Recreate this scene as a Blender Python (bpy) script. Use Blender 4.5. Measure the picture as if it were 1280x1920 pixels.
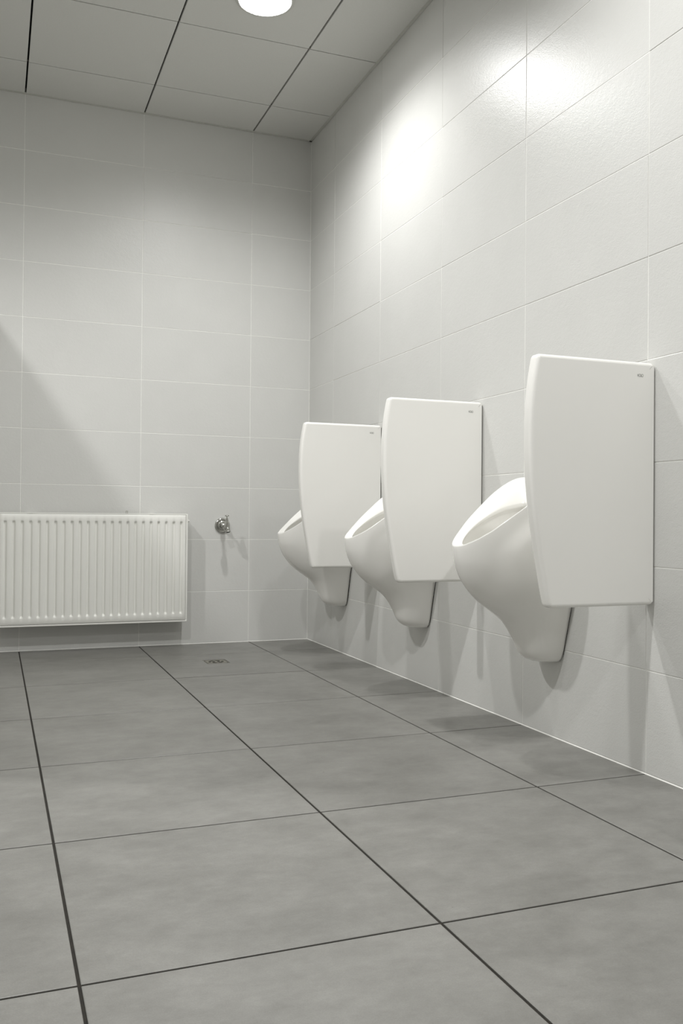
import bpy, bmesh, math, random
from mathutils import Vector, Matrix

for o in list(bpy.data.objects):
    bpy.data.objects.remove(o)
scene = bpy.context.scene
COL = scene.collection
random.seed(7)

# ------------------------------------------------------------------ camera
# room frame: the far right floor corner is the origin, the right wall is X = 0,
# the back wall is Y = 0, the room lies at X < 0, Y < 0, metres, Z up
def make_camera():
    loc = Vector((-1.67318, -4.7278, 0.6951))
    yaw, pitch, roll = 0.36021, 0.00945, 0.00879
    f, cx, cy = 1652.07, 610.99, 953.17
    c, s = math.cos(yaw), math.sin(yaw)
    fwd = Vector((s*math.cos(pitch), c*math.cos(pitch), math.sin(pitch)))
    right = Vector((c, -s, 0))
    up = right.cross(fwd)
    r2 = right*math.cos(roll) + up*math.sin(roll)
    u2 = -right*math.sin(roll) + up*math.cos(roll)
    cam = bpy.data.cameras.new('camera')
    cam.sensor_fit = 'AUTO'
    cam.sensor_width = 36
    cam.lens = f/1920*36
    cam.shift_x = (640-cx)/1920
    cam.shift_y = (cy-960)/1920
    cam.clip_start = 0.02
    ob = bpy.data.objects.new('camera', cam)
    m = Matrix((r2, u2, -fwd)).transposed().to_4x4()
    m.translation = loc
    ob.matrix_world = m
    COL.objects.link(ob)
    scene.camera = ob
make_camera()

# ------------------------------------------------------------------ world, exposure
w = bpy.data.worlds.new('world')
scene.world = w
w.use_nodes = True
w.node_tree.nodes['Background'].inputs[0].default_value = (0.02, 0.02, 0.02, 1)
scene.view_settings.view_transform = 'Standard'
scene.view_settings.look = 'None'
scene.view_settings.gamma = 1
scene.view_settings.use_curve_mapping = False
scene.view_settings.exposure = 0.3

LAMP_POWER = 62.0          # watts of every downlight
LAMP_CONE = 160            # degrees
LAMP_BLEND = 0.8
LAMP_GLOW = 20.0
S = 0.6                    # module of floor tiles, wall tiles and ceiling panels
A0 = 0.34736               # width of the cut column beside the right wall
B0 = 0.37854               # depth of the cut row beside the back wall
CB = 0.33705               # same for the ceiling panels
H = 2.8347                 # room height
ZS = 0.28325               # wall tile course
X_LEFT, Y_FRONT = -3.9, -7.2
# x, y and relative output of each downlight
LIGHTS = [(-A0-0.3, -CB-0.9, 0.84), (-A0-2.1, -CB-1.5, 1.35),
          (-A0-0.3, -CB-2.7, 0.5), (-A0-1.5, -CB-2.7, 1.0),
          (-A0-0.3, -CB-4.5, 1.25)]

# ------------------------------------------------------------------ materials
def srgb(v):
    v /= 255.0
    return v/12.92 if v <= 0.04045 else ((v+0.055)/1.055)**2.4
def rgb(r, g, b):
    return (srgb(r), srgb(g), srgb(b), 1)
def new_mat(name, col, rough=0.5, metal=0.0, coat=0.0, spec=0.5):
    m = bpy.data.materials.new(name)
    m.use_nodes = True
    b = m.node_tree.nodes['Principled BSDF']
    b.inputs['Base Color'].default_value = col
    b.inputs['Roughness'].default_value = rough
    b.inputs['Metallic'].default_value = metal
    b.inputs['Specular IOR Level'].default_value = spec
    b.inputs['Coat Weight'].default_value = coat
    b.inputs['Coat Roughness'].default_value = 0.05
    return m
def N(m, t, **kw):
    n = m.node_tree.nodes.new(t)
    for k, v in kw.items():
        if k in n.inputs: n.inputs[k].default_value = v
        else: setattr(n, k, v)
    return n
def L(m, a, b): m.node_tree.links.new(a, b)
def coords(m, scale=(1, 1, 1), random_shift=True):
    tc = N(m, 'ShaderNodeTexCoord')
    mp = N(m, 'ShaderNodeMapping')
    mp.inputs['Scale'].default_value = scale
    if random_shift:
        oi = N(m, 'ShaderNodeObjectInfo')
        mul = N(m, 'ShaderNodeMath', operation='MULTIPLY')
        mul.inputs[1].default_value = 57.0
        L(m, oi.outputs['Random'], mul.inputs[0])
        cmb = N(m, 'ShaderNodeCombineXYZ')
        for i in range(3): L(m, mul.outputs[0], cmb.inputs[i])
        L(m, cmb.outputs[0], mp.inputs['Location'])
    L(m, tc.outputs['Object'], mp.inputs['Vector'])
    return mp.outputs[0]
def ramp(m, fac, stops):
    r = N(m, 'ShaderNodeValToRGB')
    el = r.color_ramp.elements
    while len(el) < len(stops): el.new(0.5)
    for e, (p, c) in zip(el, stops): e.position = p; e.color = c
    L(m, fac, r.inputs[0])
    return r.outputs[0]
def bsdf(m): return m.node_tree.nodes['Principled BSDF']
def add_bump(m, height, strength, dist):
    b = N(m, 'ShaderNodeBump', Strength=strength, Distance=dist)
    L(m, height, b.inputs['Height'])
    L(m, b.outputs[0], bsdf(m).inputs['Normal'])

def mat_wall_tile():
    m = new_mat('wall_tile_glaze', rgb(216, 216, 213), 0.34, spec=0.3)
    v = coords(m, (1, 1, 1))
    n1 = N(m, 'ShaderNodeTexNoise', Scale=5.0, Detail=4.0)
    L(m, v, n1.inputs['Vector'])
    c = ramp(m, n1.outputs[0], [(0.3, rgb(214, 214, 211)), (0.7, rgb(217, 217, 214))])
    L(m, c, bsdf(m).inputs['Base Color'])
    n2 = N(m, 'ShaderNodeTexNoise', Scale=70.0, Detail=3.0)
    L(m, v, n2.inputs['Vector'])
    n3 = N(m, 'ShaderNodeTexNoise', Scale=260.0, Detail=2.0)
    L(m, v, n3.inputs['Vector'])
    mx = N(m, 'ShaderNodeMath', operation='ADD')
    L(m, n2.outputs[0], mx.inputs[0]); L(m, n3.outputs[0], mx.inputs[1])
    add_bump(m, mx.outputs[0], 0.11, 0.004)
    return m
def mat_floor_tile():
    m = new_mat('floor_tile_stoneware', rgb(150, 150, 144), 0.36, spec=0.6)
    v = coords(m, (1.0, 1.5, 1))
    n1 = N(m, 'ShaderNodeTexNoise', Scale=4.0, Detail=7.0, Roughness=0.66)
    L(m, v, n1.inputs['Vector'])
    n2 = N(m, 'ShaderNodeTexNoise', Scale=17.0, Detail=6.0, Roughness=0.75)
    L(m, v, n2.inputs['Vector'])
    mx = N(m, 'ShaderNodeMix', data_type='FLOAT')
    mx.inputs[0].default_value = 0.42
    L(m, n1.outputs[0], mx.inputs[2]); L(m, n2.outputs[0], mx.inputs[3])
    c = ramp(m, mx.outputs[0], [(0.32, rgb(112, 111, 107)), (0.5, rgb(128, 127, 123)), (0.68, rgb(143, 142, 138))])
    g = N(m, 'ShaderNodeTexNoise', Scale=420.0, Detail=2.0)
    L(m, coords(m), g.inputs['Vector'])
    gc = ramp(m, g.outputs[0], [(0.3, (0.93, 0.93, 0.93, 1)), (0.7, (1.05, 1.05, 1.05, 1))])
    mul = N(m, 'ShaderNodeMix', data_type='RGBA', blend_type='MULTIPLY')
    mul.inputs[0].default_value = 1
    L(m, c, mul.inputs[6]); L(m, gc, mul.inputs[7])
    # a few dark grit specks
    vo = N(m, 'ShaderNodeTexVoronoi', Scale=7.0)
    L(m, coords(m), vo.inputs['Vector'])
    sp = ramp(m, vo.outputs['Distance'], [(0.012, (0.35, 0.33, 0.3, 1)), (0.02, (1, 1, 1, 1))])
    mul2 = N(m, 'ShaderNodeMix', data_type='RGBA', blend_type='MULTIPLY')
    mul2.inputs[0].default_value = 0.7
    L(m, mul.outputs[2], mul2.inputs[6]); L(m, sp, mul2.inputs[7])
    L(m, mul2.outputs[2], bsdf(m).inputs['Base Color'])
    add_bump(m, g.outputs[0], 0.06, 0.002)
    return m
def mat_speckle(name, c0, c1, rough, scale, bump=0.05, spec=0.5):
    m = new_mat(name, c0, rough, spec=spec)
    n = N(m, 'ShaderNodeTexNoise', Scale=scale, Detail=3.0)
    L(m, coords(m), n.inputs['Vector'])
    L(m, ramp(m, n.outputs[0], [(0.3, c0), (0.7, c1)]), bsdf(m).inputs['Base Color'])
    add_bump(m, n.outputs[0], bump, 0.002)
    return m
M = {}
M['wall_tile'] = mat_wall_tile()
M['floor_tile'] = mat_floor_tile()
M['wall_grout'] = mat_speckle('white_grout', rgb(240, 240, 236), rgb(250, 250, 246), 0.7, 60)
M['floor_grout'] = mat_speckle('dark_grout', rgb(26, 23, 18), rgb(38, 34, 27), 0.9, 80)
M['panel'] = mat_speckle('ceiling_panel', rgb(212, 212, 208), rgb(217, 217, 213), 0.8, 300, 0.12, 0.2)
M['void'] = mat_speckle('dark_gap', rgb(14, 13, 11), rgb(20, 19, 16), 0.9, 40)
M['crossbar'] = mat_speckle('grey_crossbar', rgb(70, 66, 57), rgb(78, 74, 64), 0.6, 40)
M['trim'] = mat_speckle('painted_trim', rgb(196, 196, 190), rgb(204, 204, 198), 0.5, 40)
M['plaster'] = mat_speckle('plain_wall', rgb(222, 222, 218), rgb(228, 228, 224), 0.6, 20)
M['ceramic'] = mat_speckle('white_ceramic', rgb(245, 244, 240), rgb(247, 246, 242), 0.16, 3, 0.0)
M['enamel'] = mat_speckle('radiator_enamel', rgb(240, 240, 235), rgb(243, 243, 238), 0.3, 5, 0.0)
M['shade_fill'] = mat_speckle('dark_shade_fill', rgb(38, 35, 30), rgb(48, 44, 38), 0.8, 60)  # dark fill for the shadow gaps at the wall, also the spout mouth
M['chrome'] = new_mat('chrome', (0.55, 0.55, 0.525, 1), 0.14, 1.0)
M['steel'] = mat_speckle('brushed_steel', rgb(150, 148, 140), rgb(172, 170, 160), 0.55, 90)
bsdf(M['steel']).inputs['Metallic'].default_value = 0.9
M['print'] = new_mat('grey_print', rgb(60, 60, 58), 0.5)
M['laminate'] = mat_speckle('cubicle_laminate', rgb(200, 199, 194), rgb(206, 205, 200), 0.45, 8)
gm = new_mat('diffuser_glow', (0.9, 0.9, 0.88, 1), 0.4)
bsdf(gm).inputs['Emission Color'].default_value = (1, 0.997, 0.985, 1)
bsdf(gm).inputs['Emission Strength'].default_value = LAMP_GLOW
M['glow'] = gm

# ------------------------------------------------------------------ helpers
def mesh_obj(name, verts, faces, mat, parent=None, smooth=False, loc=None):
    me = bpy.data.meshes.new(name)
    me.from_pydata([tuple(v) for v in verts], [], faces)
    bm = bmesh.new(); bm.from_mesh(me)
    bmesh.ops.recalc_face_normals(bm, faces=bm.faces)
    bm.to_mesh(me); bm.free()
    if smooth: me.polygons.foreach_set('use_smooth', [True]*len(me.polygons))
    me.materials.append(M[mat])
    return link(name, me, parent, loc)
def link(name, me, parent=None, loc=None):
    ob = bpy.data.objects.new(name, me)
    COL.objects.link(ob)
    if parent is not None: ob.parent = parent
    if loc is not None: ob.location = loc
    return ob
def empty(name, loc):
    o = bpy.data.objects.new(name, None)
    o.empty_display_size = 0.1
    o.location = loc
    COL.objects.link(o)
    return o
def tag(o, label=None, cat=None, group=None, kind=None):
    if label: o['label'] = label
    if cat: o['category'] = cat
    if group: o['group'] = group
    if kind: o['kind'] = kind
    return o
def box_vf(a, b):
    (x0, y0, z0), (x1, y1, z1) = a, b
    v = [(x0,y0,z0),(x1,y0,z0),(x1,y1,z0),(x0,y1,z0),(x0,y0,z1),(x1,y0,z1),(x1,y1,z1),(x0,y1,z1)]
    f = [(0,3,2,1),(4,5,6,7),(0,1,5,4),(1,2,6,5),(2,3,7,6),(3,0,4,7)]
    return v, f
def box(name, a, b, mat, parent=None, bevel=0.0, seg=2):
    v, f = box_vf(a, b)
    me = bpy.data.meshes.new(name)
    me.from_pydata(v, [], f)
    if bevel:
        bm = bmesh.new(); bm.from_mesh(me)
        bmesh.ops.bevel(bm, geom=bm.edges[:], offset=bevel, segments=seg, profile=0.5, affect='EDGES')
        bm.to_mesh(me); bm.free()
    me.materials.append(M[mat])
    return link(name, me, parent)
def lathe_vf(prof, axis_o, axis, n=32):
    """profile [(radius, along)] revolved around axis"""
    ax = Vector(axis).normalized()
    t = Vector((1,0,0)) if abs(ax.x) < 0.9 else Vector((0,1,0))
    u = ax.cross(t).normalized(); v = ax.cross(u)
    o = Vector(axis_o)
    vs, fs = [], []
    for r, h in prof:
        for i in range(n):
            a = 2*math.pi*i/n
            vs.append(o + ax*h + (u*math.cos(a)+v*math.sin(a))*max(r, 1e-5))
    for k in range(len(prof)-1):
        for i in range(n):
            j = (i+1) % n
            fs.append((k*n+i, k*n+j, (k+1)*n+j, (k+1)*n+i))
    return vs, fs
def merge(*vfs):
    V, F = [], []
    for v, f in vfs:
        n = len(V); V += list(v); F += [tuple(i+n for i in q) for q in f]
    return V, F
def lathe(name, prof, o, axis, mat, parent=None, n=32, sharp=40):
    ob = mesh_obj(name, *lathe_vf(prof, o, axis, n), mat, parent, smooth=True)
    try: ob.data.set_sharp_from_angle(angle=math.radians(sharp))
    except Exception: pass
    return ob
def interp(tab, x):
    """smooth (monotone cubic) interpolation of a sorted table"""
    n = len(tab)
    if x <= tab[0][0]: return tab[0][1]
    if x >= tab[-1][0]: return tab[-1][1]
    for i in range(n-1):
        if tab[i][0] <= x <= tab[i+1][0]: break
    d = [(tab[k+1][1]-tab[k][1])/(tab[k+1][0]-tab[k][0]) for k in range(n-1)]
    def m(k):
        if k == 0: return d[0]
        if k == n-1: return d[-1]
        if d[k-1]*d[k] <= 0: return 0
        return 2*d[k-1]*d[k]/(d[k-1]+d[k])
    h = tab[i+1][0]-tab[i][0]; t = (x-tab[i][0])/h
    return ((2*t**3-3*t**2+1)*tab[i][1] + (t**3-2*t**2+t)*h*m(i)
            + (-2*t**3+3*t**2)*tab[i+1][1] + (t**3-t**2)*h*m(i+1))
def sstep(a, b, x):
    t = min(1, max(0, (x-a)/(b-a)))
    return t*t*(3-2*t)

# ------------------------------------------------------------------ tiles
_tile_cache = {}
def tile_mesh(name, w_, h_, mat, th=0.0016, ch=0.0009):
    """slab in its own XY plane, face at z = 0 with a chamfered edge, body below"""
    key = (name, round(w_, 4), round(h_, 4), mat, th)
    if key in _tile_cache: return _tile_cache[key]
    a, b = w_/2, h_/2
    vs, fs = [], []
    for (i, z) in ((0.0, -th), (0.0, -ch*0.6), (ch, 0.0)):
        vs += [(-a+i, -b+i, z), (a-i, -b+i, z), (a-i, b-i, z), (-a+i, b-i, z)]
    for k in range(2):
        for i in range(4):
            j = (i+1) % 4
            fs.append((k*4+i, k*4+j, k*4+4+j, k*4+4+i))
    fs.append((8, 9, 10, 11))
    me = bpy.data.meshes.new(name)
    me.from_pydata(vs, [], fs)
    me.materials.append(M[mat])
    _tile_cache[key] = me
    return me
def place(name, me, parent, c, ex, ey, tilt=0.0, lift=0.0):
    ex, ey = Vector(ex), Vector(ey)
    ez = ex.cross(ey)
    m = Matrix((ex, ey, ez)).transposed().to_4x4()
    m.translation = Vector(c) + ez*lift
    if tilt:
        m = m @ Matrix.Rotation(random.uniform(-tilt, tilt), 4, 'X') @ Matrix.Rotation(random.uniform(-tilt, tilt), 4, 'Y')
    ob = link(name, me, parent)
    ob.matrix_world = m
    return ob
def cuts(first, start, end):
    """joint positions going from 0 downwards: 0, -first, -first-S, ... end"""
    r = [start]; v = -first
    while v > end+0.02: r.append(v); v -= S
    r.append(end)
    return r
XJ = cuts(A0, 0.0, X_LEFT)
YJ = cuts(B0, 0.0, Y_FRONT)
ZJ = [k*ZS for k in range(10)] + [H]
WG, FGX, FGY = 0.0026, 0.0056, 0.0052
GD = 0.0007              # joint depth on the walls

def struct_box(name, a, b, mat):
    return tag(box(name, a, b, mat), kind='structure')

# floor
floor = struct_box('floor', (X_LEFT-0.15, Y_FRONT-0.15, -0.15), (0.15, 0.15, -0.0022), 'floor_grout')
DR = (-0.729, -0.662, -0.619, -0.552)         # drain x0 y0 x1 y1
for i in range(len(XJ)-1):
    for j in range(len(YJ)-1):
        x1, x0, y1, y0 = XJ[i]-FGX/2, XJ[i+1]+FGX/2, YJ[j]-FGY/2, YJ[j+1]+FGY/2
        if i == 0: x1 = -0.001
        if j == 0: y1 = -0.001
        if x0 < DR[0] and x1 > DR[2] and y0 < DR[1] and y1 > DR[3]:
            cx, cy = (x0+x1)/2, (y0+y1)/2
            o_ = [(x0,y0),(x1,y0),(x1,y1),(x0,y1)]
            i_ = [(DR[0],DR[1]),(DR[2],DR[1]),(DR[2],DR[3]),(DR[0],DR[3])]
            vs = [(p[0]-cx, p[1]-cy, z) for z in (0, -0.0026) for p in o_+i_]
            fs = []
            for k in range(4):
                q = (k+1) % 4
                fs += [(k, q, 4+q, 4+k), (k, q, 8+q, 8+k), (4+k, 4+q, 12+q, 12+k)]
            mesh_obj('floor_tile', vs, fs, 'floor_tile', floor, loc=(cx, cy, 0))
        else:
            me = tile_mesh('floor_tile', x1-x0, y1-y0, 'floor_tile', 0.0028, 0.0012)
            place('floor_tile', me, floor, ((x0+x1)/2, (y0+y1)/2, 0), (1,0,0), (0,1,0))

# walls
wall_right = struct_box('wall_right', (GD, Y_FRONT-0.15, -0.15), (0.15, 0.15, H+0.25), 'wall_grout')
for j in range(len(YJ)-1):
    for k in range(10):
        y1, y0 = YJ[j]-WG/2, YJ[j+1]+WG/2
        z0, z1 = ZJ[k]+WG/2, ZJ[k+1]-WG/2
        if k == 0: z0 = 0.004
        me = tile_mesh('wall_tile', y1-y0, z1-z0, 'wall_tile')
        place('wall_tile', me, wall_right, (0, (y0+y1)/2, (z0+z1)/2), (0,-1,0), (0,0,1), 0.0010, random.uniform(0.0, .0009))
wall_back = struct_box('wall_back', (X_LEFT-0.15, GD, -0.15), (GD, 0.15, H+0.25), 'wall_grout')
for i in range(len(XJ)-1):
    for k in range(10):
        x1, x0 = XJ[i]-WG/2, XJ[i+1]+WG/2
        z0, z1 = ZJ[k]+WG/2, ZJ[k+1]-WG/2
        if k == 0: z0 = 0.004
        me = tile_mesh('wall_tile', x1-x0, z1-z0, 'wall_tile')
        proud = (i, k) == (1, 8)          # one tile was set a little proud and askew
        place('wall_tile', me, wall_back, ((x0+x1)/2, 0, (z0+z1)/2), (1,0,0), (0,0,1), 0.0035 if proud else 0.0009,
              0.0014 if proud else random.uniform(-.0001, .0004))
struct_box('wall_left', (X_LEFT-0.15, Y_FRONT-0.15, -0.15), (X_LEFT, 0.15, H+0.25), 'plaster')
struct_box('wall_front', (X_LEFT-0.15, Y_FRONT-0.15, -0.15), (0.15, Y_FRONT, H+0.25), 'plaster')

# ceiling: panels with dark open joints along the room, thin ones across
ceiling = struct_box('ceiling', (X_LEFT-0.15, Y_FRONT-0.15, H+0.03), (0.15, 0.15, H+0.25), 'void')
CY = cuts(CB, 0.0, Y_FRONT)
for i in range(len(XJ)-1):
    for j in range(len(CY)-1):
        x1, x0, y1, y0 = XJ[i]-0.0042, XJ[i+1]+0.0042, CY[j]-0.0026, CY[j+1]+0.0026
        if i == 0: x1 = -0.012
        if j == 0: y1 = -0.012
        me = tile_mesh('ceiling_panel', x1-x0, y1-y0, 'panel', 0.016, 0.0012)
        place('ceiling_panel', me, ceiling, ((x0+x1)/2, (y0+y1)/2, H+random.uniform(0, .001)), (1,0,0), (0,-1,0), 0.0006)
for j in range(1, len(CY)-1):
    box('crossbar', (X_LEFT, CY[j]-0.006, H+0.008), (-0.001, CY[j]+0.006, H+0.013), 'crossbar', ceiling)
def strip(name, a, b): return struct_box(name, a, b, 'trim')
strip('trim_1', (X_LEFT, -0.016, H-0.001), (-0.001, -0.0005, H+0.003))
strip('trim_2', (-0.016, Y_FRONT, H-0.001), (-0.0005, -0.001, H+0.003))
# white sealant fillets where the walls meet the floor and each other
def fillet(name, p0, p1, n1, n2, r):
    p0, p1, n1, n2 = map(Vector, (p0, p1, n1, n2))
    vs = []
    for p in (p0, p1): vs += [p, p+n1*r, p+(n1+n2)*r*0.42, p+n2*r]
    fs = [(0,1,5,4),(1,2,6,5),(2,3,7,6),(3,0,4,7),(0,3,2,1),(4,5,6,7)]
    return tag(mesh_obj(name, vs, fs, 'wall_grout'), kind='structure')
fillet('trim_3', (0, 0, 0), (0, Y_FRONT, 0), (-1,0,0), (0,0,1), 0.0024)
fillet('trim_4', (0, 0, 0), (X_LEFT, 0, 0), (0,-1,0), (0,0,1), 0.002)
fillet('trim_5', (0, 0, 0.004), (0, 0, H), (-1,0,0), (0,-1,0), 0.002)

# ------------------------------------------------------------------ downlights
def downlight(x, y, out, label, group=None):
    t = empty('ceiling_downlight', (x, y, H))
    tag(t, label, 'downlight', group)
    lathe('rim', [(0.108, 0.002), (0.121, 0.002), (0.122, -0.004), (0.119, -0.007), (0.110, -0.008), (0.107, -0.004), (0.108, 0.002)],
          (0, 0, 0), (0, 0, 1), 'trim', t, 48)
    lathe('diffuser', [(0.1085, 0.0), (0.108, -0.006), (0.10, -0.0085), (0.05, -0.011), (0.0, -0.0115)], (0, 0, 0), (0, 0, 1), 'glow', t, 48, 80)
    ld = bpy.data.lights.new('lamp', 'SPOT')
    ld.energy = LAMP_POWER*out
    ld.color = (1, 0.997, 0.985)
    ld.spot_size = math.radians(LAMP_CONE)
    ld.spot_blend = LAMP_BLEND
    ld.shadow_soft_size = 0.042
    lo = bpy.data.objects.new('lamp', ld)
    COL.objects.link(lo)
    lo.parent = t
    lo.location = (0, 0, -0.07)
    return t
DL = ['round ceiling downlight beyond the pale cubicle partition, left of the picture',
      'round ceiling downlight over the privacy panel closest to the viewer, above the picture',
      'round ceiling downlight over the middle of the tiled floor, above the picture',
      'round ceiling downlight beside the right wall, behind the viewer']
for k, (x, y, out) in enumerate(LIGHTS):
    if k == 0: downlight(x, y, out, 'glowing round downlight in the ceiling at the top of the picture')
    else: downlight(x, y, out, DL[k-1], 'downlights outside the picture')

# cubicle side just left of the picture; its top edge shades the back wall
part = empty('cubicle_partition', (-1.93, -1.0, 0))
tag(part, 'tall pale cubicle partition standing left of the radiator', 'partition')
box('panel', (-0.014, -1.10, 0.12), (0.014, 0.96, 2.02), 'laminate', part, 0.003)
box('wall_bracket', (-0.02, 0.95, 0.4), (0.02, 0.998, 0.46), 'steel', part, 0.002)
box('wall_bracket', (-0.02, 0.95, 1.7), (0.02, 0.998, 1.76), 'steel', part, 0.002)
for y in (-1.0, 0.2):
    lathe('foot', [(0.0, 0.0), (0.03, 0.0), (0.03, 0.008), (0.011, 0.014), (0.011, 0.125), (0, 0.125)], (0, y, 0), (0, 0, 1), 'steel', part, 20)

# ------------------------------------------------------------------ urinals
DTAB = [(.240,.030),(.243,.058),(.250,.080),(.262,.098),(.280,.112),(.312,.127),(.346,.147),(.376,.172),(.403,.209),(.438,.258),(.475,.294),(.516,.321),(.566,.338),(.611,.342),(.9,.342)]
WTAB = [(.240,.028),(.243,.046),(.250,.060),(.262,.070),(.28,.077),(.33,.091),(.425,.117),(.5,.138),(.58,.154),(.65,.161),(.9,.162)]
RIMZ = [(-.36,.606),(-.342,.609),(-.32,.622),(-.28,.650),(-.235,.687),(-.18,.730),(-.117,.779),(-.06,.814),(-.02,.831),(0,.835)]
def urinal_loops():
    NF, NB = 56, 14
    def crest(u_pt):
        kind, t = u_pt
        if kind == 'f':
            u = math.pi*t
            x, y = -.342*math.sin(u), .162*math.cos(u)
        else:
            x, y = -0.0, -.162+.324*t
        return x, y, interp(RIMZ, x)
    ring = [('f', i/NF) for i in range(NF+1)] + [('b', (i+1)/(NB+1)) for i in range(NB)]
    ZB = .240
    loops = []
    # outside, bottom to crest
    NV = 34
    for v in range(NV+1):
        lp = []
        for kind, t in ring:
            zc = crest((kind, t))[2] - 0.004
            s = v/NV
            s = s**1.25
            z = ZB + (zc-ZB)*s
            D, W = interp(DTAB, z), interp(WTAB, z)
            if kind == 'f':
                u = math.pi*t
                x, y = -D*math.sin(u), W*math.cos(u)
                # shoulder that swells out of the side behind the front bowl
                dn = (-0.235+0.9*max(0, z-.60)**1.0) - x
                sh = sstep(0.03, -0.045, dn)*sstep(.40, .50, z)*sstep(.715, .655, z + 0.45*(-.19-x))
                y += math.copysign(0.010*sh*min(1, abs(y)/.03), y)
            else:
                x, y = 0.0, -W+2*W*t
            lp.append((x, y, z))
        loops.append(lp)
    n_out = len(loops)
    # crest, collar, undercut and bowl: blend crest -> inner edge
    def inner(kind, t):
        if kind == 'f':
            u = math.pi*t
            x, y = -.018-.292*math.sin(u), .112*math.cos(u)
            x = min(x, -.018)
        else:
            x, y = -.018, -.112+.224*t
        z = interp([(-.31,.613),(-.27,.645),(-.202,.687),(-.144,.717),(-.088,.737),(-.03,.748)], x)
        return x, y, z
    # rounded crest
    for (s, dz) in ((0.03, 0.0015), (0.08, 0.0022), (0.14, 0.0004)):
        lp = []
        for r in ring:
            c, i = crest(r), inner(*r)
            lp.append((c[0]+(i[0]-c[0])*s, c[1]+(i[1]-c[1])*s, c[2]-0.0015+dz+(i[2]-c[2])*s*0.55))
        loops.append(lp)
    for s in (0.3, 0.5, 0.7, 0.88, 0.97, 1.0):
        lp = []
        for r in ring:
            c, i = crest(r), inner(*r)
            zz = c[2]+(i[2]-c[2])*(0.55*s+0.45*s*s) - (0.002 if s == 1.0 else 0)
            lp.append((c[0]+(i[0]-c[0])*s, c[1]+(i[1]-c[1])*s, zz))
        loops.append(lp)
    n_rim = len(loops)
    # undercut and bowl
    cx, zb = -.13, .42
    for (g, q) in ((1.0, 0.035), (1.03, 0.05), (1.13, 0.065), (1.21, 0.10), (1.23, 0.18), (1.18, 0.32), (1.06, 0.48), (0.90, 0.64), (0.70, 0.80), (0.45, 0.92), (0.2, 0.985), (0.03, 1.0)):
        lp = []
        for r in ring:
            x, y, z = inner(*r)
            zz = z+(zb-z)*q
            xx = cx+(x-cx)*g
            lim = -interp(DTAB, zz)+0.02
            xx = min(max(xx, lim), -0.012)
            wl = interp(WTAB, zz)-0.018
            yy = y*g
            # stay inside the outer skin
            e = math.sqrt((xx/(-lim+1e-6))**2 + (yy/max(wl, .01))**2)
            if e > 1: xx /= e; yy /= e
            lp.append((xx, yy, zz))
        loops.append(lp)
    return loops, n_out, n_rim
def urinal_meshes():
    loops, n_out, n_rim = urinal_loops()
    n = len(loops[0])
    V = [p for lp in loops for p in lp]
    F = [tuple(range(n-1, -1, -1))]
    for k in range(len(loops)-1):
        for i in range(n):
            j = (i+1) % n
            F.append((k*n+i, k*n+j, (k+1)*n+j, (k+1)*n+i))
    F.append(tuple((len(loops)-1)*n+i for i in range(n)))
    me = bpy.data.meshes.new('all')
    me.from_pydata(V, [], F)
    bm = bmesh.new(); bm.from_mesh(me)
    bmesh.ops.recalc_face_normals(bm, faces=bm.faces)
    bm.to_mesh(me); bm.free()
    me.polygons.foreach_set('use_smooth', [True]*len(me.polygons))
    faces = [tuple(p.vertices) for p in me.polygons]
    def part_normals(lo, hi):
        acc = [Vector((0, 0, 0)) for _ in V]
        for p in me.polygons:
            if all(lo*n <= i < hi*n for i in p.vertices):
                for i in p.vertices: acc[i] += p.normal*p.area
        return [tuple(a.normalized()) if a.length > 0 else (0, 0, 1) for a in acc]
    shell, inside = part_normals(0, n_rim), part_normals(n_rim-1, len(loops))
    out = []
    for name, a, b in (('body', 0, n_out), ('rim', n_out-1, n_rim), ('bowl', n_rim-1, len(loops))):
        ids = range(a*n, b*n)
        nrm = inside if name == 'bowl' else shell
        fs = [tuple(i-a*n for i in f) for f in faces if all(a*n <= i < b*n for i in f)]
        m2 = bpy.data.meshes.new(name)
        m2.from_pydata([V[i] for i in ids], [], fs)
        m2.polygons.foreach_set('use_smooth', [True]*len(m2.polygons))
        m2.normals_split_custom_set_from_vertices([nrm[i] for i in ids])
        m2.materials.append(M['ceramic'])
        out.append(m2)
    return out
def shade_fill_mesh():
    """thin dark strip, painted shadow of the gap behind the ceramic, slightly set back"""
    pts = []
    zs = [.246+(.828-.246)*i/24 for i in range(25)]
    for z in zs: pts.append((interp(WTAB, z)-.0035, z))
    for z in reversed(zs): pts.append((-(interp(WTAB, z)-.0035), z))
    n = len(pts)
    vs = [(x, y, z) for x in (0.0, 0.0055) for y, z in pts]
    fs = [tuple(range(n)), tuple(range(2*n-1, n-1, -1))] + [(i, (i+1) % n, n+(i+1) % n, n+i) for i in range(n)]
    me = bpy.data.meshes.new('shade_fill')
    me.from_pydata(vs, [], fs)
    me.materials.append(M['shade_fill'])
    return me
DIV_Y = [-1.014, -1.913, -2.812]
U_Y = [y+.477 for y in DIV_Y]
UM = urinal_meshes()
SM = shade_fill_mesh()
ULAB = ['white ceramic wall urinal farthest away, beside the room corner',
        'white ceramic wall urinal in the middle of the row of three',
        'white ceramic wall urinal closest to the viewer, its bowl rim in full view']
for y, lab in zip(U_Y, ULAB):
    t = empty('urinal', (-0.0055, y, 0))
    tag(t, lab, 'urinal', 'wall urinals along the right wall')
    for me in UM: link(me.name.split('.')[0], me, t)
    link('shade_fill', SM, t)

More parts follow.
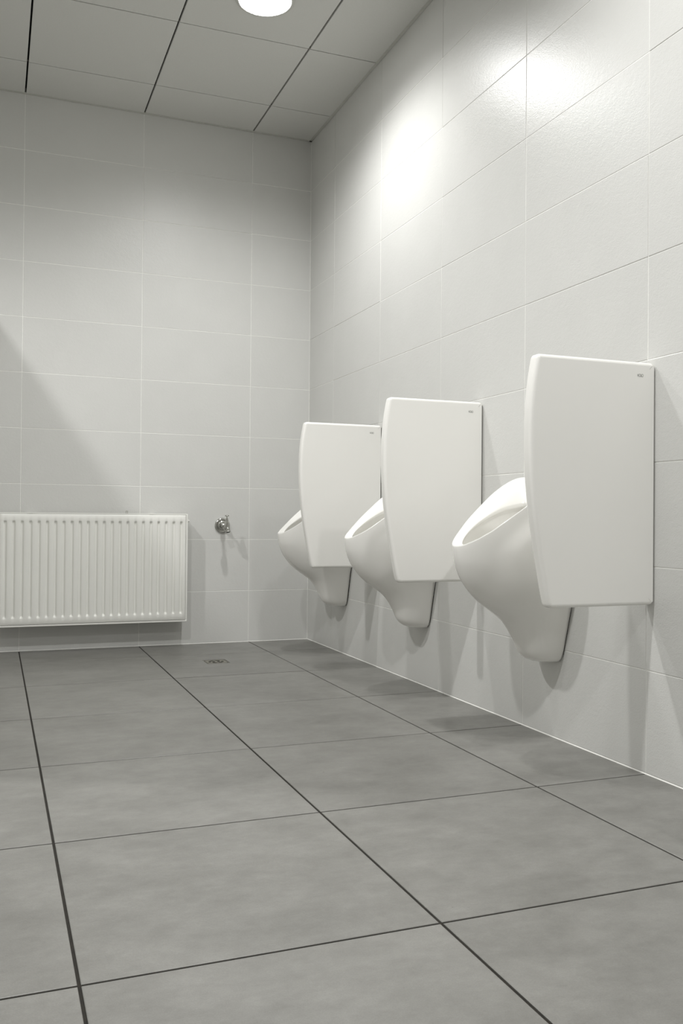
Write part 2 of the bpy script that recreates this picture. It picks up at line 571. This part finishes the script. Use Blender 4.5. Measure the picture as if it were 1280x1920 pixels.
# ------------------------------------------------------------------ divider panels
def divider_mesh():
    zt, zb = 1.119, 0.464
    prof = [(.464,.336),(.479,.3405),(.55,.3555),(.616,.368),(.68,.379),(.752,.3885),(.82,.3945),(.888,.397),(.95,.397),(1.0,.394),(1.06,.387),(1.119,.376)]
    out = [(-0.004, zb)]
    N_ = 22
    for i in range(N_+1):
        z = zb+(zt-zb)*i/N_
        out.append((-interp(prof, z), z))
    out.append((-0.004, zt))
    # round the four corners of the outline
    def rnd(poly, idx, r, n=5):
        res = []
        for i, p in enumerate(poly):
            if i in idx:
                a, b = Vector(poly[i-1]), Vector(poly[(i+1) % len(poly)])
                p = Vector(p)
                da, db = (a-p).normalized(), (b-p).normalized()
                rr = min(r, (a-p).length*0.9, (b-p).length*0.9)
                for k in range(n+1):
                    s = k/n
                    q = (p+da*rr)*(1-s)**2 + p*2*s*(1-s) + (p+db*rr)*s**2
                    res.append((q.x, q.y))
            else: res.append(p)
        return res
    out = rnd(out, {0, 1, N_+1, N_+2}, 0.012)
    T, R = 0.038, 0.011
    n = len(out)
    nm = []
    for i in range(n):
        a, b = Vector(out[i-1]), Vector(out[(i+1) % n])
        d = (b-a).normalized()
        nm.append(Vector((d.y, -d.x)))
    cen = Vector((-0.2, 0.8))
    if (Vector(out[5])-cen).dot(nm[5]) < 0: nm = [-q for q in nm]
    V, F = [], []
    K = 6
    rings = []
    for k in range(K+1):
        a = math.pi/2*k/K
        rings.append((R*(1-math.sin(a)), R*(1-math.cos(a))))     # inset, y from the near face
    rings = [(i_, y_) for i_, y_ in rings]
    full = rings + [(i_, T-y_) for i_, y_ in reversed(rings)]
    NRM = []
    angs = [math.pi/2*k/K for k in range(K+1)]
    angs = [(a, -1) for a in angs] + [(a, 1) for a in reversed(angs)]
    for (ins, yy), (an, sd) in zip(full, angs):
        for p, q in zip(out, nm):
            NRM.append((q.x*math.sin(an), sd*math.cos(an), q.y*math.sin(an)))
            back = sstep(-.05, -.004, p[0])
            x = p[0]-q.x*ins
            z = p[1]-q.y*ins
            if p[0] > -0.0045: x = p[0]-0.0*ins - (0.35*ins if q.x > .5 else 0)
            V.append((x, yy, z))
    for k in range(len(full)-1):
        for i in range(n):
            j = (i+1) % n
            F.append((k*n+i, k*n+j, (k+1)*n+j, (k+1)*n+i))
    for base in (0, (len(full)-1)*n):
        o1 = len(V)
        for i in range(n):
            p = V[base+i]
            V.append((-0.19+(p[0]+0.19)*0.96, p[1], 0.79+(p[2]-0.79)*0.975))
            NRM.append((0, -1 if base == 0 else 1, 0))
        F += [(base+i, base+(i+1) % n, o1+(i+1) % n, o1+i) for i in range(n)]
        F.append(tuple(o1+i for i in range(n)))
    me = bpy.data.meshes.new('panel')
    me.from_pydata(V, [], F)
    bm = bmesh.new(); bm.from_mesh(me)
    bmesh.ops.recalc_face_normals(bm, faces=bm.faces)
    bm.to_mesh(me); bm.free()
    me.polygons.foreach_set('use_smooth', [True]*len(me.polygons))
    me.normals_split_custom_set_from_vertices(NRM)
    me.materials.append(M['ceramic'])
    return me
def logo_mesh():
    """KOLO in thin capitals, drawn as flat strokes in the XZ plane, facing -Y"""
    h, sw = 0.0078, 0.00095
    V, F = [], []
    def stroke(a, b):
        a, b = Vector(a), Vector(b)
        d = (b-a).normalized(); q = Vector((-d.y, d.x))*sw/2
        n = len(V)
        for p in (a-q, b-q, b+q, a+q): V.append((p.x, 0, p.y))
        F.append((n, n+1, n+2, n+3))
    def oval(cx, cz, rx, rz):
        m_ = 24; n = len(V)
        for i in range(m_):
            a = 2*math.pi*i/m_
            V.append((cx+(rx-sw/2)*math.cos(a), 0, cz+(rz-sw/2)*math.sin(a)))
            V.append((cx+(rx+sw/2)*math.cos(a), 0, cz+(rz+sw/2)*math.sin(a)))
        for i in range(m_):
            j = (i+1) % m_
            F.append((n+2*i, n+2*i+1, n+2*j+1, n+2*j))
    stroke((0, 0), (0, h)); stroke((0.0003, h*.48), (0.0044, h)); stroke((0.0010, h*.56), (0.0048, 0))
    oval(0.0094, h/2, .0036, h/2)
    stroke((0.0144, 0), (0.0144, h)); stroke((0.0140, sw/2), (0.0178, sw/2))
    oval(0.0212, h/2, .0036, h/2)
    me = bpy.data.meshes.new('logo')
    me.from_pydata([(x*0.72, y, z*0.9) for x, y, z in V], [], F)
    me.materials.append(M['print'])
    return me
DM, LM = divider_mesh(), logo_mesh()
SHADEV, SHADEF = box_vf((0.0, 0.008, 0.475), (0.0062, 0.030, 1.108))  # dark strip in place of the shadow in the gap behind each divider
DLAB = ['white ceramic privacy panel farthest away, in front of the corner urinal',
        'white ceramic privacy panel in the middle of the row of three',
        'white ceramic privacy panel closest to the viewer, at the right edge']
for y, lab in zip(DIV_Y, DLAB):
    t = empty('urinal_divider', (0, y, 0.464))
    tag(t, lab, 'divider', 'privacy panels between the urinals')
    link('panel', DM, t, (0, 0, -0.464))
    lg = link('logo', LM, t, (-0.0615, -0.0004, 1.0785-0.464))
    lg['label'] = 'small grey printed brand lettering'
    sl = mesh_obj('shade_fill', [(x-0.0062, yy, z-0.464) for x, yy, z in SHADEV], SHADEF, 'shade_fill', t)

# ------------------------------------------------------------------ radiator
def radiator():
    x0, x1 = -1.648, -0.716
    z0, z1 = 0.137, 0.702
    yf, yb = -0.128, -0.032
    t = empty('panel_radiator', ((x0+x1)/2, yf/2-0.03, 0))
    ox, oy = (x0+x1)/2, yf/2-0.03
    tag(t, 'white ribbed panel radiator mounted on the back wall', 'radiator')
    def P(x, y, z): return (x-ox, y-oy, z)
    # ribbed front sheet
    px0, px1, pz0, pz1 = x0+0.002, x1-0.0105, z0+0.010, z1-0.006
    ng = 23
    g0, g1 = px0+0.025, px1-0.0245
    pitch = (g1-g0)/(ng-1)
    gw = 0.0098                         # half width of a groove floor and flanks
    xs = [px0, px0+0.0015, px0+0.004]
    for k in range(ng):
        c = g0+k*pitch
        for d in (-1.0, -0.82, -0.62, -0.42, -0.25, 0, 0.25, 0.42, 0.62, 0.82, 1.0): xs.append(c+d*gw)
    xs += [px1-0.004, px1-0.0015, px1]
    gz0, gz1 = pz0+0.030, pz1-0.031
    zs = [pz0, pz0+0.0015, pz0+0.004, gz0]
    for d in (0.0025, 0.005, 0.0075, 0.010, 0.0125, 0.016): zs.append(gz0+d)
    for i in range(1, 12): zs.append(gz0+0.016+(gz1-gz0-0.032)*i/12)
    for d in (0.016, 0.0125, 0.010, 0.0075, 0.005, 0.0025): zs.append(gz1-d)
    zs += [gz1, pz1-0.004, pz1-0.0015, pz1]
    def depth(x, z):
        k = min(ng-1, max(0, round((x-g0)/pitch)))
        d = abs(x-(g0+k*pitch))/gw
        sx = 1-sstep(0.30, 0.95, d)
        sz = sstep(gz0, gz0+0.013, z)*sstep(gz1, gz1-0.013, z)
        e = min(x-px0, px1-x, z-pz0, pz1-z)
        edge = 0.0022*(1-sstep(0, 0.004, e))
        return 0.009*sx*sz + edge
    V = [P(x, yf+depth(x, z), z) for z in zs for x in xs]
    nx = len(xs)
    F = [(r*nx+c, r*nx+c+1, (r+1)*nx+c+1, (r+1)*nx+c) for r in range(len(zs)-1) for c in range(nx-1)]
    # returned edges
    per = [c for c in range(nx)] + [r*nx+nx-1 for r in range(1, len(zs))] + [(len(zs)-1)*nx+c for c in range(nx-2, -1, -1)] + [r*nx for r in range(len(zs)-2, 0, -1)]
    b0 = len(V)
    for i in per: V.append((V[i][0], yf+0.014-oy, V[i][2]))
    m = len(per)
    F += [(per[i], per[(i+1) % m], b0+(i+1) % m, b0+i) for i in range(m)]
    fp = mesh_obj('front_panel', V, F, 'enamel', t, smooth=True)
    try: fp.data.set_sharp_from_angle(angle=math.radians(50))
    except Exception: pass
    # rear sheet, water channels, covers
    box('back_panel', P(x0+0.004, yb-0.012, z0+0.006), P(x1-0.010, yb, z1-0.006), 'enamel', t, 0.002)
    box('side_cover', P(x1-0.009, yf+0.0035, z0+0.004), P(x1, yb-0.002, z1), 'enamel', t, 0.002)
    box('side_cover', P(x0-0.003, yf+0.0035, z0+0.004), P(x0+0.0015, yb-0.002, z1), 'enamel', t, 0.0015)
    tr = box('top_grille', P(x0+0.001, yf+0.0035, z1-0.004), P(x1-0.008, yf+0.014, z1+0.001), 'enamel', t, 0.001)
    box('grille_rail', P(x0+0.001, yb-0.014, z1-0.004), P(x1-0.008, yb-0.004, z1+0.001), 'enamel', tr, 0.001)
    nb = 40
    bv = merge(*[box_vf(P(x0+0.012+(x1-x0-0.03)*i/nb-0.004, yf+0.012, z1-0.003), P(x0+0.012+(x1-x0-0.03)*i/nb+0.004, yb-0.012, z1)) for i in range(nb+1)])
    mesh_obj('grille_bars', *bv, 'enamel', tr)
    box('bottom_rail', P(x0+0.001, yf+0.002, z0), P(x1-0.002, yf+0.016, z0+0.008), 'enamel', t, 0.0015)
    box('convector', P(x0+0.02, yf+0.03, z0+0.03), P(x1-0.03, yb-0.025, z1-0.03), 'enamel', t)
    for xx in (x0+0.15, x1-0.17):
        br = box('bracket', P(xx-0.015, yb-0.012, z0+0.02), P(xx+0.015, 0.0, z0+0.10), 'enamel', t, 0.002)
        br2 = box('bracket', P(xx-0.015, yb-0.012, z1-0.10), P(xx+0.015, 0.0, z1-0.004), 'enamel', t, 0.002)
    xx = -1.03
    mesh_obj('clip', *merge(box_vf(P(xx-0.005, yf+0.03, z1-0.004), P(xx-0.003, yf+0.034, z1+0.014)),
                            box_vf(P(xx+0.003, yf+0.03, z1-0.004), P(xx+0.005, yf+0.034, z1+0.014)),
                            box_vf(P(xx-0.005, yf+0.03, z1+0.012), P(xx+0.005, yf+0.034, z1+0.014))), 'steel', t)
    # bleed plug on the right end, near the top
    lathe('bleed_plug', [(0, -0.002), (0.012, -0.002), (0.012, 0.004), (0.009, 0.006), (0.009, 0.011), (0.0055, 0.012), (0.0055, 0.017), (0, 0.0175)],
          P(x1, yf+0.055, z1-0.036), (1, 0, 0), 'enamel', t, 20)
    return t
radiator()

# ------------------------------------------------------------------ tap
def tap():
    x, z = -0.5005, 0.6415
    t = empty('wall_tap', (x, 0, z))
    tag(t, 'small chrome tap on a round flange, right of the radiator', 'tap')
    lathe('flange', [(0.0, 0.0005), (0.0415, 0.0005), (0.0425, 0.003), (0.041, 0.0075), (0.037, 0.010), (0.033, 0.0105), (0.030, 0.0085),
                     (0.027, 0.0090), (0.0245, 0.0150), (0.021, 0.0165), (0.0165, 0.0165), (0.0145, 0.0165)], (0, 0, 0), (0, -1, 0), 'chrome', t, 48, 50)
    lathe('neck', [(0.0145, 0.010), (0.0145, 0.026), (0.0135, 0.028), (0.0135, 0.042), (0.0115, 0.045), (0.0068, 0.047), (0.0068, 0.090)], (0, 0, 0), (0, -1, 0), 'chrome', t, 28, 50)
    # pear-shaped valve body with its short outlet leaning forward
    Y = -0.104
    lathe('valve_body', [(0.0, 0.026), (0.0088, 0.026), (0.0105, 0.020), (0.0125, 0.012), (0.0155, 0.0), (0.0172, -0.010), (0.0168, -0.018), (0.014, -0.024), (0.0, -0.026)],
          (0, Y, 0), (0.05, -0.12, 1), 'chrome', t, 32, 70)
    AX, AO = (0.10, -0.30, -0.95), (0.002, Y-0.003, -0.010)
    sp = lathe('spout', [(0.0135, 0.0), (0.0130, 0.014), (0.0122, 0.018), (0.0138, 0.019), (0.0138, 0.026), (0.0108, 0.026), (0.0104, 0.018)], AO, AX, 'chrome', t, 28, 50)
    lathe('outlet', [(0, 0.019), (0.0106, 0.019)], AO, AX, 'shade_fill', sp, 24)
    lathe('stem', [(0.0088, 0.022), (0.0088, 0.031), (0.0066, 0.032), (0.0066, 0.040), (0.0036, 0.041), (0.0034, 0.054)], (0, Y, 0), (0, 0, 1), 'chrome', t, 20, 40)
    hd = lathe('handle', [(0.0, -0.0115), (0.0028, -0.0115), (0.0040, -0.010), (0.0038, -0.008), (0.0024, -0.005), (0.0030, 0.0), (0.0024, 0.005), (0.0038, 0.008), (0.0040, 0.010), (0.0028, 0.0115), (0.0, 0.0115)],
               (0, Y, 0.055), (1, -0.15, 0), 'chrome', t, 18, 60)
    lathe('hub', [(0.0, -0.005), (0.0048, -0.005), (0.0052, 0.0), (0.004, 0.004), (0.0, 0.005)], (0, Y, 0.054), (0, 0, 1), 'chrome', hd, 18, 60)
tap()

# ------------------------------------------------------------------ floor drain
def drain():
    x0, y0, x1, y1 = DR
    cx, cy = (x0+x1)/2, (y0+y1)/2
    t = empty('floor_drain', (cx, cy, -0.0022))
    tag(t, 'small square steel floor drain in front of the back wall', 'drain')
    a = (x1-x0)/2; b = (y1-y0)/2
    def ring(o, i, z0, z1):
        V = []
        for z in (z0, z1):
            for (r, s) in (o, i): V += [(-r,-s,z),(r,-s,z),(r,s,z),(-r,s,z)]
        F = []
        for k in range(4):
            q = (k+1) % 4
            F += [(k, q, 4+q, 4+k), (8+k, 8+q, 12+q, 12+k), (k, q, 8+q, 8+k), (4+k, 4+q, 12+q, 12+k)]
        return V, F
    mesh_obj('frame', *ring((a-0.0022, b-0.0035), (a-0.0055, b-0.008), 0.0, 0.0016), 'steel', t)
    mesh_obj('well', *box_vf((-a+0.0004, -b+0.0004, -0.0004), (a-0.0004, b-0.0004, 0.0003)), 'void', t)
    # cover plate with a rosette of slots: built as a polar grid whose slots are left out
    ai, bi = a-0.0075, b-0.012
    n, rings_ = 48, [0.0, 0.007, 0.011, 0.021, 0.0255, 0.0375, 0.040]
    V, F = [], []
    z = 0.0016
    for r in rings_[1:]:
        for i in range(n):
            an = 2*math.pi*i/n
            V.append((r*math.cos(an), r*math.sin(an), z))
    F.append(tuple(range(n)))
    for k in range(len(rings_)-2):
        for i in range(n):
            hole = (k == 1 and i % 12 < 8) or (k == 3 and (i+2) % 8 < 5)
            if hole: continue
            j = (i+1) % n
            F.append((k*n+i, k*n+j, (k+1)*n+j, (k+1)*n+i))
    k = len(rings_)-2
    o0 = len(V)
    for i in range(n):
        an = 2*math.pi*i/n
        c, s = math.cos(an), math.sin(an)
        q = max(abs(c)/ai, abs(s)/bi)
        V.append((c/q, s/q, z))
    F += [(k*n+i, k*n+(i+1) % n, o0+(i+1) % n, o0+i) for i in range(n)]
    mesh_obj('cover', V, F, 'steel', t)
drain()
